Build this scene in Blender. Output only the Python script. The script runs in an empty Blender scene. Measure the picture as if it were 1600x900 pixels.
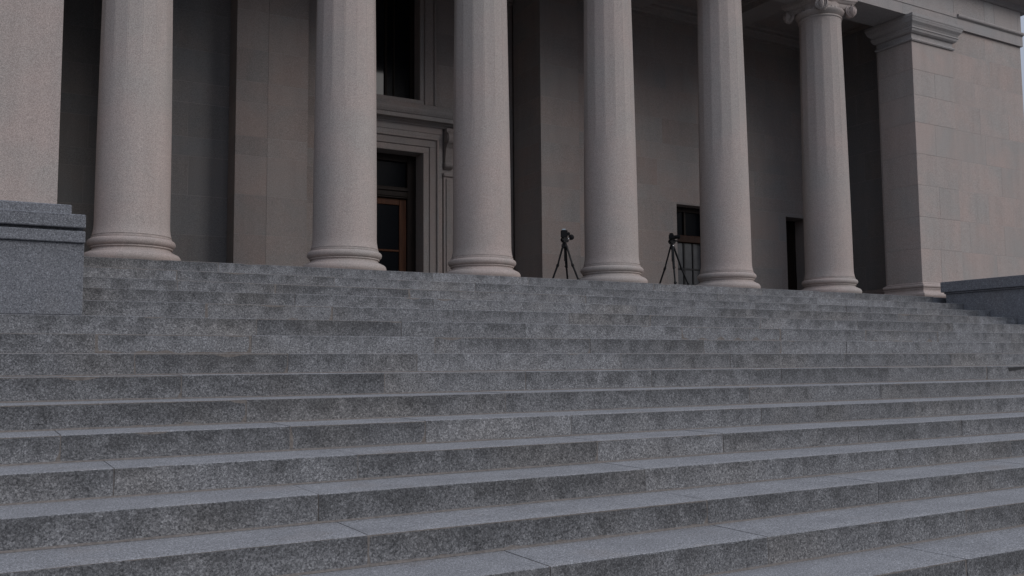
import bpy, bmesh, math, random
from mathutils import Vector, Matrix, noise
random.seed(7)
scene = bpy.context.scene
COL = scene.collection
R = math.radians

# ------------------------------------------------------------------ camera
cam_d = bpy.data.cameras.new('camera'); cam = bpy.data.objects.new('viewpoint', cam_d); COL.objects.link(cam)
CAM = Vector((0.0, -10.82, -1.2355)); YAW, PITCH, ROLL = 0.52508, 0.08453, -0.00811
fw = Vector((math.sin(YAW)*math.cos(PITCH), math.cos(YAW)*math.cos(PITCH), math.sin(PITCH)))
r0 = Vector((math.cos(YAW), -math.sin(YAW), 0)); u0 = r0.cross(fw)
rt = r0*math.cos(ROLL) + u0*math.sin(ROLL); up = -r0*math.sin(ROLL) + u0*math.cos(ROLL)
cam.matrix_world = Matrix(((rt.x, up.x, -fw.x, CAM.x), (rt.y, up.y, -fw.y, CAM.y), (rt.z, up.z, -fw.z, CAM.z), (0, 0, 0, 1)))
cam_d.sensor_width = 36; cam_d.lens = 36*1450/1600; cam_d.clip_end = 2000; cam_d.clip_start = 0.05
scene.camera = cam

# ------------------------------------------------------------------ sky, sun, exposure
SUN_EL, SUN_AZ = 31, 147           # azimuth clockwise from +Y
world = bpy.data.worlds.new('World'); scene.world = world; world.use_nodes = True
wn, wl = world.node_tree.nodes, world.node_tree.links
bg = wn['Background']
sky = wn.new('ShaderNodeTexSky'); sky.sky_type = 'NISHITA'; sky.sun_disc = False
sky.sun_elevation = R(SUN_EL); sky.sun_rotation = R(SUN_AZ); sky.air_density = 1.0; sky.dust_density = 4.0; sky.ozone_density = 1.0
hs = wn.new('ShaderNodeHueSaturation'); hs.inputs['Saturation'].default_value = 0.42
mx = wn.new('ShaderNodeMix'); mx.data_type = 'RGBA'; mx.inputs[0].default_value = 0.9
# overcast cloud layer: the standard overcast sky, three times as bright overhead as at the horizon
tcw = wn.new('ShaderNodeTexCoord'); sxw = wn.new('ShaderNodeSeparateXYZ'); wl.new(tcw.outputs['Generated'], sxw.inputs[0])
ma = wn.new('ShaderNodeMath'); ma.operation = 'MULTIPLY_ADD'; ma.use_clamp = False; ma.inputs[1].default_value = 2/3; ma.inputs[2].default_value = 1/3
mc = wn.new('ShaderNodeMath'); mc.operation = 'MAXIMUM'; mc.inputs[1].default_value = 0.0
wl.new(sxw.outputs['Z'], mc.inputs[0]); wl.new(mc.outputs[0], ma.inputs[0])
cl = wn.new('ShaderNodeVectorMath'); cl.operation = 'SCALE'; cl.inputs[0].default_value = (8.55, 9.6, 11.8)
wl.new(ma.outputs[0], cl.inputs['Scale']); wl.new(cl.outputs[0], mx.inputs['B'])
wl.new(sky.outputs[0], hs.inputs['Color']); wl.new(hs.outputs[0], mx.inputs['A'])
wl.new(mx.outputs['Result'], bg.inputs['Color']); bg.inputs['Strength'].default_value = 0.088
sun_d = bpy.data.lights.new('sun', 'SUN'); sun = bpy.data.objects.new('sun', sun_d); COL.objects.link(sun)
sun_d.energy = 1.15; sun_d.angle = R(42); sun_d.color = (1.0, 0.94, 0.895)
sd = Vector((math.sin(R(SUN_AZ))*math.cos(R(SUN_EL)), math.cos(R(SUN_AZ))*math.cos(R(SUN_EL)), math.sin(R(SUN_EL))))
sun.rotation_euler = sd.to_track_quat('Z', 'Y').to_euler(); sun.location = (10, -20, 20)
vs = scene.view_settings; vs.view_transform = 'Standard'; vs.look = 'None'; vs.gamma = 1; vs.use_curve_mapping = False
vs.exposure = -0.06

# ------------------------------------------------------------------ materials
def nodes(name):
    m = bpy.data.materials.new(name); m.use_nodes = True
    nt = m.node_tree; return m, nt, nt.nodes, nt.links, nt.nodes['Principled BSDF']
def N(n, t, **k):
    x = n.new(t)
    for a, v in k.items(): setattr(x, a, v)
    return x
def coords(n, l, obj_random=True):
    tc = N(n, 'ShaderNodeTexCoord'); oi = N(n, 'ShaderNodeObjectInfo')
    mul = N(n, 'ShaderNodeMath', operation='MULTIPLY'); mul.inputs[1].default_value = 137.0
    l.new(oi.outputs['Random'], mul.inputs[0])
    add = N(n, 'ShaderNodeVectorMath', operation='ADD'); l.new(tc.outputs['Object'], add.inputs[0]); l.new(mul.outputs[0], add.inputs[1])
    return add.outputs[0], oi.outputs['Random'], tc
def noise_tex(n, l, vec, scale, detail=3, rough=0.55, dist=0.0):
    x = N(n, 'ShaderNodeTexNoise'); x.inputs['Scale'].default_value = scale; x.inputs['Detail'].default_value = detail
    x.inputs['Roughness'].default_value = rough; x.inputs['Distortion'].default_value = dist
    l.new(vec, x.inputs['Vector']); return x.outputs['Fac']
def ramp(n, l, fac, pts):
    x = N(n, 'ShaderNodeValToRGB'); e = x.color_ramp.elements
    while len(e) < len(pts): e.new(0.5)
    for i, (p, c) in enumerate(pts):
        e[i].position = p; e[i].color = (c, c, c, 1) if isinstance(c, (int, float)) else (*c, 1)
    l.new(fac, x.inputs[0]); return x.outputs[0]
def mix(n, l, fac, a, b, mode='MIX'):
    x = N(n, 'ShaderNodeMix', data_type='RGBA', blend_type=mode)
    for s, v in ((0, fac), ('A', a), ('B', b)):
        sock = x.inputs[s]
        if hasattr(v, 'is_linked'): l.new(v, sock)
        elif isinstance(v, (int, float)) and s != 0: sock.default_value = (v, v, v, 1)
        elif s == 0: sock.default_value = v
        else: sock.default_value = (*v, 1)
    return x.outputs['Result']
def bump(n, l, h, bsdf, strength, dist):
    b = N(n, 'ShaderNodeBump'); b.inputs['Strength'].default_value = strength; b.inputs['Distance'].default_value = dist
    l.new(h, b.inputs['Height']); l.new(b.outputs[0], bsdf.inputs['Normal'])

def sandstone(name, grey, pink, grain=0.22, var=0.16):
    m, nt, n, l, b = nodes(name)
    v, rnd, tc = coords(n, l)
    big = noise_tex(n, l, v, 0.9, 4, 0.6, 0.4)
    c = mix(n, l, ramp(n, l, big, [(0.36, 0.0), (0.66, 1.0)]), grey, pink)
    c2 = ramp(n, l, rnd, [(0.0, 1-var), (0.35, 1.0), (0.7, 1-var*0.4), (1.0, 1+var*0.35)])
    c = mix(n, l, 1.0, c, c2, 'MULTIPLY')
    # vertical weather streaks
    mp = N(n, 'ShaderNodeMapping'); mp.inputs['Scale'].default_value = (5, 5, 0.45); l.new(v, mp.inputs[0])
    st = noise_tex(n, l, mp.outputs[0], 1.0, 4, 0.6)
    c = mix(n, l, 1.0, c, ramp(n, l, st, [(0.3, 0.93), (0.55, 1.0), (0.8, 1.03)]), 'MULTIPLY')
    g1 = noise_tex(n, l, v, 85, 2, 0.7); g2 = noise_tex(n, l, v, 170, 1, 0.5)
    c = mix(n, l, 1.0, c, ramp(n, l, g1, [(0.32, 1-grain), (0.5, 1.0), (0.68, 1+grain)]), 'MULTIPLY')
    c = mix(n, l, 1.0, c, ramp(n, l, g2, [(0.3, 1-grain), (0.5, 1.0), (0.7, 1+grain)]), 'MULTIPLY')
    l.new(c, b.inputs['Base Color']); b.inputs['Roughness'].default_value = 0.88; b.inputs['Specular IOR Level'].default_value = 0.25
    bump(n, l, g1, b, 0.35, 0.004)
    return m
def granite(name, light, dark, tread=True, speck=1.0, stain=1.0, rndvar=0.14):
    m, nt, n, l, b = nodes(name)
    v, rnd, tc = coords(n, l)
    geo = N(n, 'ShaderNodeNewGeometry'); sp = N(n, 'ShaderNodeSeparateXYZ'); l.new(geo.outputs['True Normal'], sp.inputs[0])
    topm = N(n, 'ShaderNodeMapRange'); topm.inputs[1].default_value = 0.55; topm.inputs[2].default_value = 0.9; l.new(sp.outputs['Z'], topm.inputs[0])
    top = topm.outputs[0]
    vor = N(n, 'ShaderNodeTexVoronoi'); vor.inputs['Scale'].default_value = 125; l.new(v, vor.inputs['Vector'])
    sepc = N(n, 'ShaderNodeSeparateColor'); l.new(vor.outputs['Color'], sepc.inputs[0])
    cry = ramp(n, l, sepc.outputs[0], [(0.0, 0.0), (0.30, 0.22), (0.62, 0.5), (0.85, 0.75), (1.0, 1.0)])
    g1 = noise_tex(n, l, v, 80, 3, 0.75); g2 = noise_tex(n, l, v, 190, 2, 0.6)
    f = mix(n, l, 0.5, cry, ramp(n, l, g1, [(0.34, 0.0), (0.66, 1.0)]))
    c = mix(n, l, f, dark, light)
    c = mix(n, l, 1.0, c, ramp(n, l, g2, [(0.34, 0.63), (0.5, 1.0), (0.66, 1.40)]), 'MULTIPLY')
    fl = N(n, 'ShaderNodeTexVoronoi'); fl.inputs['Scale'].default_value = 100; l.new(v, fl.inputs['Vector'])
    fs = N(n, 'ShaderNodeSeparateColor'); l.new(fl.outputs['Color'], fs.inputs[0])
    c = mix(n, l, ramp(n, l, fs.outputs[1], [(0.86, 0.0), (0.94, 0.38)]), c, tuple(min(0.6, 1.45*x) for x in light))
    c = mix(n, l, ramp(n, l, fs.outputs[2], [(0.82, 0.0), (0.93, 0.4)]), c, tuple(0.7*x for x in dark))
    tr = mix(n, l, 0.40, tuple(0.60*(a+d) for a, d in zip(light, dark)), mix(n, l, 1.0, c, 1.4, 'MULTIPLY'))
    tr = mix(n, l, 1.0, tr, ramp(n, l, g2, [(0.36, 0.60), (0.5, 1.0), (0.64, 1.42)]), 'MULTIPLY')
    tr = mix(n, l, 1.0, tr, ramp(n, l, noise_tex(n, l, v, 3.1, 4, 0.6), [(0.3, 0.86), (0.6, 1.03), (0.8, 1.1)]), 'MULTIPLY')
    tr = mix(n, l, ramp(n, l, noise_tex(n, l, v, 1.7, 3, 0.6), [(0.6, 0.0), (0.8, 0.35)]), tr, (0.26, 0.215, 0.18))
    tr = mix(n, l, 1.0, tr, ramp(n, l, g1, [(0.36, 0.80), (0.5, 1.0), (0.64, 1.2)]), 'MULTIPLY')
    tr = mix(n, l, 1.0, tr, (0.945, 0.93, 0.92), 'MULTIPLY')
    # grime: blotches hanging from the arris of the riser
    sz = N(n, 'ShaderNodeSeparateXYZ'); l.new(tc.outputs['Generated'], sz.inputs[0])
    mp = N(n, 'ShaderNodeMapping'); mp.inputs['Scale'].default_value = (4.2, 4.2, 3.2); l.new(v, mp.inputs[0])
    bl = noise_tex(n, l, mp.outputs[0], 1.3, 5, 0.68, 0.3)
    at = N(n, 'ShaderNodeAttribute', attribute_type='OBJECT', attribute_name='grime')
    rm = N(n, 'ShaderNodeMapRange'); rm.inputs[3].default_value = -0.17; rm.inputs[4].default_value = 0.09; l.new(at.outputs['Fac'], rm.inputs[0])
    ad = N(n, 'ShaderNodeMath', operation='ADD'); l.new(bl, ad.inputs[0]); l.new(rm.outputs[0], ad.inputs[1]); bl = ad.outputs[0]
    sh = N(n, 'ShaderNodeMath', operation='MULTIPLY_ADD'); sh.inputs[1].default_value = 0.42; l.new(sz.outputs['Z'], sh.inputs[0]); l.new(bl, sh.inputs[2])
    gm = ramp(n, l, sh.outputs[0], [(0.64, 0.0), (0.90, 0.74*stain)])
    c = mix(n, l, gm, c, mix(n, l, 1.0, c, 0.36, 'MULTIPLY'))
    wm = noise_tex(n, l, v, 0.8, 3, 0.5)
    c = mix(n, l, ramp(n, l, wm, [(0.52, 0.0), (0.72, 0.5)]), c, mix(n, l, 1.0, c, (1.08, 1.0, 0.90), 'MULTIPLY'))
    c = mix(n, l, 1.0, c, ramp(n, l, rnd, [(0.0, 1-rndvar), (0.3, 1.0), (0.55, 1-rndvar*0.5), (0.8, 1.1), (1.0, 1+rndvar)]), 'MULTIPLY')
    to = N(n, 'ShaderNodeAttribute', attribute_type='OBJECT', attribute_name='tone')
    if tread:
        tv = N(n, 'ShaderNodeVectorMath', operation='SCALE'); l.new(c, tv.inputs[0]); l.new(to.outputs['Fac'], tv.inputs['Scale'])
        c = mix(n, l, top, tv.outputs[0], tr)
    l.new(c, b.inputs['Base Color']); b.inputs['Roughness'].default_value = 0.8; b.inputs['Specular IOR Level'].default_value = 0.3
    hb = mix(n, l, 0.55, cry, g1)
    inv = N(n, 'ShaderNodeMath', operation='MULTIPLY_ADD'); inv.inputs[1].default_value = -0.7; inv.inputs[2].default_value = 0.9; l.new(top, inv.inputs[0])
    bm = N(n, 'ShaderNodeBump'); bm.inputs['Distance'].default_value = 0.006; l.new(inv.outputs[0], bm.inputs['Strength'])
    l.new(hb, bm.inputs['Height']); l.new(bm.outputs[0], b.inputs['Normal'])
    return m
def plain(name, col, rough=0.6, metal=0.0, grain=0.1, scale=40, spec=0.5, bmp=0.0):
    m, nt, n, l, b = nodes(name)
    v, rnd, tc = coords(n, l)
    g = noise_tex(n, l, v, scale, 3, 0.6)
    c = mix(n, l, 1.0, col, ramp(n, l, g, [(0.3, 1-grain), (0.7, 1+grain)]), 'MULTIPLY')
    l.new(c, b.inputs['Base Color']); b.inputs['Roughness'].default_value = rough; b.inputs['Metallic'].default_value = metal
    b.inputs['Specular IOR Level'].default_value = spec
    if bmp: bump(n, l, g, b, bmp, 0.003)
    return m
def wood(name, col):
    m, nt, n, l, b = nodes(name)
    v, rnd, tc = coords(n, l)
    mp = N(n, 'ShaderNodeMapping'); mp.inputs['Scale'].default_value = (14, 14, 1.2); l.new(v, mp.inputs[0])
    g = noise_tex(n, l, mp.outputs[0], 2.0, 5, 0.6, 0.6)
    c = mix(n, l, 1.0, col, ramp(n, l, g, [(0.3, 0.6), (0.7, 1.3)]), 'MULTIPLY')
    l.new(c, b.inputs['Base Color']); b.inputs['Roughness'].default_value = 0.55; b.inputs['Specular IOR Level'].default_value = 0.2
    return m

M_col = sandstone('column_sandstone', (0.395, 0.355, 0.328), (0.445, 0.368, 0.335), 0.20, 0.05)
M_wall = sandstone('wall_sandstone', (0.372, 0.340, 0.316), (0.428, 0.350, 0.316), 0.20, 0.08)
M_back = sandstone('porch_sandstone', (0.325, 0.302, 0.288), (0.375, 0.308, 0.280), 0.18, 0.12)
M_ent = sandstone('entablature_sandstone', (0.340, 0.325, 0.315), (0.375, 0.335, 0.316), 0.20, 0.08)
M_side_shade = sandstone('side_wall_shaded_stone', (0.215, 0.214, 0.216), (0.245, 0.225, 0.215), 0.18, 0.10)  # bluish stone, made darker so its colour carries the recess shade
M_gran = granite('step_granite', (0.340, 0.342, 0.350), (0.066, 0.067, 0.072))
M_gran2 = granite('cheek_granite', (0.290, 0.298, 0.318), (0.085, 0.088, 0.098), tread=False, stain=0.3, rndvar=0.1)
M_mort = plain('joint_mortar', (0.185, 0.166, 0.152), 0.95, grain=0.3, scale=60, spec=0.1)
M_mortw = plain('wall_mortar', (0.44, 0.41, 0.39), 0.95, grain=0.2, scale=60, spec=0.1)
M_wood = wood('door_wood', (0.085, 0.031, 0.013))
M_wood3 = wood('transom_wood', (0.036, 0.015, 0.009))
M_wood2 = wood('dark_wood', (0.018, 0.011, 0.008))
M_glass = plain('dark_glass', (0.008, 0.010, 0.013), 0.06, grain=0.02, spec=0.32)
M_dglass = plain('door_glass', (0.005, 0.006, 0.008), 0.2, grain=0.02, spec=0.04)
M_black = plain('black_plastic', (0.006, 0.006, 0.007), 0.55, grain=0.1, spec=0.2)
M_tube = plain('tripod_metal', (0.006, 0.0065, 0.008), 0.5, 0.0, spec=0.2)
M_silver = plain('silver_metal', (0.55, 0.55, 0.57), 0.35, 0.8)
M_screen = plain('pale_plastic', (0.40, 0.48, 0.54), 0.3)
M_iron = plain('iron', (0.020, 0.020, 0.022), 0.55, 0.3)
M_paving = plain('asphalt', (0.055, 0.055, 0.058), 0.9, grain=0.4, scale=30, spec=0.2)
M_floor = plain('porch_paving', (0.13, 0.13, 0.135), 0.8, grain=0.3, scale=60, spec=0.3)
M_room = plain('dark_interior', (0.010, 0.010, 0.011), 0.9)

# ------------------------------------------------------------------ builders
def wpos(o):
    p = Vector(o.location)
    while o.parent: o = o.parent; p += Vector(o.location)
    return p
def thing(name, loc, label=None, cat=None, group=None, kind=None):
    o = bpy.data.objects.new(name, None); COL.objects.link(o); o.location = loc; o.empty_display_size = 0.2
    tag(o, label, cat, group, kind); return o
def tag(o, label=None, cat=None, group=None, kind=None):
    if label: o['label'] = label
    if cat: o['category'] = cat
    if group: o['group'] = group
    if kind: o['kind'] = kind
    return o
def link(name, me, mat, parent=None, origin=(0, 0, 0)):
    o = bpy.data.objects.new(name, me); COL.objects.link(o)
    if mat and not me.materials: me.materials.append(mat)
    origin = Vector(origin)
    if parent: o.parent = parent; origin = origin - wpos(parent)
    o.location = origin; return o
def bm_obj(name, bm, mat, parent=None, origin=None, smooth=None):
    if origin is None:
        lo = Vector([min(v.co[i] for v in bm.verts) for i in range(3)]); hi = Vector([max(v.co[i] for v in bm.verts) for i in range(3)])
        origin = Vector(((lo.x+hi.x)/2, (lo.y+hi.y)/2, lo.z))
    origin = Vector(origin)
    for v in bm.verts: v.co -= origin
    bmesh.ops.recalc_face_normals(bm, faces=bm.faces[:])
    me = bpy.data.meshes.new(name); bm.to_mesh(me); bm.free()
    if smooth is not None:
        me.shade_smooth(); me.set_sharp_from_angle(angle=R(smooth))
    return link(name, me, mat, parent, origin)
def add_box(bm, x0, x1, y0, y1, z0, z1):
    vs_ = [bm.verts.new(c) for c in ((x0, y0, z0), (x1, y0, z0), (x1, y1, z0), (x0, y1, z0), (x0, y0, z1), (x1, y0, z1), (x1, y1, z1), (x0, y1, z1))]
    for f in ((0, 3, 2, 1), (4, 5, 6, 7), (0, 1, 5, 4), (1, 2, 6, 5), (2, 3, 7, 6), (3, 0, 4, 7)): bm.faces.new([vs_[i] for i in f])
def box(name, x0, x1, y0, y1, z0, z1, mat, parent=None, bev=0.0, seg=1):
    bm = bmesh.new(); add_box(bm, x0, x1, y0, y1, z0, z1)
    if bev: bmesh.ops.bevel(bm, geom=bm.edges[:], offset=bev, segments=seg, affect='EDGES', profile=0.6)
    return bm_obj(name, bm, mat, parent)
def boxes(name, lst, mat, parent=None, bev=0.0):
    bm = bmesh.new()
    for b in lst: add_box(bm, *b)
    if bev: bmesh.ops.bevel(bm, geom=bm.edges[:], offset=bev, segments=1, affect='EDGES')
    return bm_obj(name, bm, mat, parent)
def add_lathe(bm, prof, seg, c=(0, 0, 0), ax=None):
    rings = []
    M = Matrix.Identity(3) if ax is None else Vector((0, 0, 1)).rotation_difference(Vector(ax)).to_matrix()
    c = Vector(c)
    for r_, z in prof:
        rings.append([bm.verts.new(c + M @ Vector((r_*math.cos(2*math.pi*i/seg), r_*math.sin(2*math.pi*i/seg), z))) for i in range(seg)])
    for a, b_ in zip(rings, rings[1:]):
        for i in range(seg): bm.faces.new((a[i], a[(i+1) % seg], b_[(i+1) % seg], b_[i]))
    bm.faces.new(rings[0][::-1]); bm.faces.new(rings[-1])
def add_tube(bm, p0, p1, r0_, r1_=None, seg=10):
    p0, p1 = Vector(p0), Vector(p1); r1_ = r0_ if r1_ is None else r1_
    d = p1-p0; add_lathe(bm, [(r0_, 0), (r1_, d.length)], seg, p0, d.normalized())
def add_prism_x(bm, prof, x0, x1):       # prof: closed list of (y,z)
    a = [bm.verts.new((x0, y, z)) for y, z in prof]; b_ = [bm.verts.new((x1, y, z)) for y, z in prof]; k = len(prof)
    for i in range(k): bm.faces.new((a[i], a[(i+1) % k], b_[(i+1) % k], b_[i]))
    bm.faces.new(a[::-1]); bm.faces.new(b_)
def add_ring_profile(bm, prof, x0, x1, y0, y1):
    """mitred moulding round a rectangular pier: prof = list of (overhang, z) bottom to top, closed with caps"""
    rings = []
    for o_, z in prof:
        o_ = o_*(0.9 if z > 5 else 1.0)
        rings.append([bm.verts.new(c) for c in ((x0-o_, y0-o_, z), (x1+o_, y0-o_, z), (x1+o_, y1+o_, z), (x0-o_, y1+o_, z))])
    for a, b_ in zip(rings, rings[1:]):
        for i in range(4): bm.faces.new((a[i], a[(i+1) % 4], b_[(i+1) % 4], b_[i]))
    bm.faces.new(rings[0][::-1]); bm.faces.new(rings[-1])

def subtract(rects, h):
    out = []
    for (a, b_, c, d) in rects:
        if h[0] >= b_ or h[1] <= a or h[2] >= d or h[3] <= c: out.append((a, b_, c, d)); continue
        if h[0] > a: out.append((a, h[0], c, d))
        if h[1] < b_: out.append((h[1], b_, c, d))
        x0, x1 = max(a, h[0]), min(b_, h[1])
        if h[2] > c: out.append((x0, x1, c, h[2]))
        if h[3] < d: out.append((x0, x1, h[3], d))
    return [q for q in out if q[1]-q[0] > 0.03 and q[3]-q[2] > 0.03]
def masonry(parent, axis, plane, u0_, u1_, courses, mat, holes=(), length=1.5, depth=0.25, joint=0.0022, proud=0.0008, name='stone', sgn=1, joints=None, seed=1):
    """a wall: a mortar backing mesh that parents one object per stone. axis 'x': runs along X, faces -Y at y=plane;
       axis 'y': runs along Y, faces -X (sgn 1) at x=plane."""
    rnd = random.Random(seed)
    z0, z1 = courses[0], courses[-1]
    back = [(u0_+0.004, u1_-0.004, z0+0.002, z1-0.002)]
    if holes: back = subtract(back, holes[0])
    for h in holes[1:]: back = subtract(back, h)
    def bx(a, b_, c, d, p0, p1): return (a, b_, p0, p1, c, d) if axis == 'x' else ((p0, p1, a, b_, c, d) if sgn > 0 else (-p1, -p0, a, b_, c, d))
    pl = plane if sgn > 0 else -plane
    wall = boxes('wall', [bx(a, b_, c, d, pl+0.0018, pl+depth) for a, b_, c, d in back], M_mortw, parent)
    for i, (c, d) in enumerate(zip(courses, courses[1:])):
        if joints and i in joints: us = [u0_]+joints[i]+[u1_]
        else:
            us = [u0_]; x = u0_ + (0.5 if i % 2 else 1.0)*length*rnd.uniform(0.85, 1.1)
            while x < u1_-0.35*length: us.append(x); x += length*rnd.uniform(0.85, 1.15)
            us.append(u1_)
        for a, b_ in zip(us, us[1:]):
            rs = [(a, b_, c, d)]
            for h in holes: rs = subtract(rs, h)
            for (p, q, s, t_) in rs:
                j = joint/2; e = rnd.uniform(-proud, proud)
                ja = 0 if abs(p-u0_) < 1e-6 else j; jb = 0 if abs(q-u1_) < 1e-6 else j
                box(name, *bx(p+ja, q-jb, s+j, t_-j, pl+e, pl+0.08), mat, wall, bev=0.002)
    return wall

# ------------------------------------------------------------------ ground
RIS, TRD = 0.16, 0.4854
ZO = [-.026, -.0246, -.0133, .0108, .0216, .0195, .0095, .0067, .0024, -.007, -.011, -.0089, -.0039, .0015, .0067, -.0026, 0, 0]
def SZ(n): return -n*RIS + 0.75*ZO[n]
def SY(n): return -n*TRD
NS = 18
GZ = -NS*RIS
g = box('ground', -400, 400, -400, 400, GZ-1.0, GZ, M_paving); tag(g, kind='structure')

# ------------------------------------------------------------------ staircase
stairs = thing('stone_staircase', (8.06, -4.4, GZ), 'broad flight of weathered grey granite steps rising to the columns', 'staircase')
J = {0: [2.39, 5.09, 6.53, 8.7, 10.9, 13.1], 1: [1.85, 3.6, 5.45, 7.6, 9.5, 11.6, 13.6], 2: [1.77, 2.77, 4.34, 6.81, 9.78, 11.7, 13.4],
     3: [2.84, 4.41, 7.24, 8.61, 10.5, 12.3, 14.0], 4: [1.85, 3.08, 4.42, 5.9, 7.07, 8.9, 10.77, 12.9],
     5: [-0.9, 2.2, 3.61, 5.02, 7.15, 8.76, 10.33, 11.86, 13.6, 15.6], 6: [-1.1, 0.82, 2.03, 3.74, 5.51, 7.05, 8.25, 9.37, 12.44, 14.2],
     7: [-0.6, 1.04, 2.2, 3.34, 5.54, 6.98, 8.76, 10.26, 10.73, 12.6], 8: [-0.4, 1.29, 2.84, 4.15, 5.53, 7.23, 8.9, 10.71, 12.5],
     9: [-1.4, 0.0, 1.63, 3.67, 6.3, 8.14, 10.0, 12.0], 10: [-1.0, 0.45, 1.79, 2.75, 3.97, 5.96, 8.02, 9.9, 11.8],
     11: [-1.6, 0.68, 2.07, 3.87, 5.06, 6.6, 8.03, 10.1], 12: [-2.0, -0.3, 1.66, 3.91, 5.4, 8.0, 9.8], 13: [-1.2, 1.76, 4.02, 5.62, 7.6, 9.6],
     14: [-2, -0.7, 2.54, 4.04, 5.9, 7.8, 10], 15: [-1.0, 0.6, 2.2, 3.7, 5.17, 7, 9, 11], 16: [-2, 0, 2, 4, 6, 8, 10], 17: [-1, 1, 3, 5, 7, 9, 11]}
# stones that stand out in the flight: (step, from, to, tone, grime)
MARKS = [(5, 2.2, 3.61, 0.70, 0.75), (5, -1, 2.2, 0.90, 0.6), (6, 0.8, 3.8, 1.12, 0.1), (8, -1, 2.84, 0.86, 0.85), (8, 2.84, 4.15, 1.12, 0.2), (8, 5.5, 9, 0.80, 0.8),
         (10, -1, 2.75, 0.84, 0.9), (10, 2.75, 3.97, 1.12, 0.25), (11, 5.0, 8.03, 0.84, 0.9), (11, 3.87, 5.06, 1.05, 0.3), (12, 1.66, 3.91, 0.80, 0.95), (12, 3.91, 5.4, 1.08, 0.35),
         (13, 1.76, 4.02, 0.92, 0.95), (13, 5.6, 9, 0.82, 1.0), (7, 5.54, 10.2, 0.86, 0.6), (4, 1.85, 4.42, 1.08, 0.2), (3, 4.4, 7.3, 1.12, 0.1), (9, 3.67, 6.3, 0.90, 0.6), (9, 6.3, 8.2, 1.06, 0.3)]
def step_stone(n, x0, x1, parent):
    rnd = random.Random(n*100 + int(x0*37))
    zt, zb = SZ(n), (SZ(n+1) if n+1 < NS else GZ)
    yf = SY(n) + rnd.uniform(-0.003, 0.003); zt += rnd.uniform(-0.001, 0.0022)
    yb = SY(n-1) + 0.05 if n > 0 else 0.62
    zb -= 0.04
    segs = max(8, int((x1-x0)/0.035))
    bm = bmesh.new(); rows = []
    so = rnd.uniform(0, 500)
    for i in range(segs+1):
        x = x0 + (x1-x0)*i/segs
        e = min(i, segs-i)/segs*(x1-x0)
        cr = 0.007*max(0, 1-e/0.02)                 # rounded stone ends
        a = noise.noise((x*9+so, 0.3, n))*0.003 + noise.noise((x*31+so, 5.1, n))*0.0022
        b_ = noise.noise((x*11+so, 7.7, n))*0.003 + noise.noise((x*37+so, 2.1, n))*0.0022
        k = noise.noise((x*2.3+so, 11.0, n)); chip = max(0, k-0.40)*0.07 + max(0, noise.noise((x*8.1+so, 41.0, n))-0.5)*0.03
        f1 = noise.noise((x*7+so, 21.0, n))*0.002; f2 = noise.noise((x*7+so, 31.0, n))*0.002
        cs = 0.0115 + a + chip; ch = 0.0105 + b_ + chip
        pr = [(yf+0.003, zb), (yf+f1+cr*0.3, zt-(zt-zb)*0.5), (yf+f2+cr*0.3, zt-ch), (yf+cs*0.36, zt-ch*0.30), (yf+cs, zt-0.0004), (yf+0.10, zt+f1*0.4), (yb, zt+0.001), (yb, zb)]
        rows.append([bm.verts.new((x, y, z)) for y, z in pr])
    k = len(rows[0])
    for a, b_ in zip(rows, rows[1:]):
        for i in range(k): bm.faces.new((a[i], a[(i+1) % k], b_[(i+1) % k], b_[i]))
    bm.faces.new(rows[0][::-1]); bm.faces.new(rows[-1])
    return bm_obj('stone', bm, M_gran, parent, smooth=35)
XL, XR = 0.70, 15.36
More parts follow.
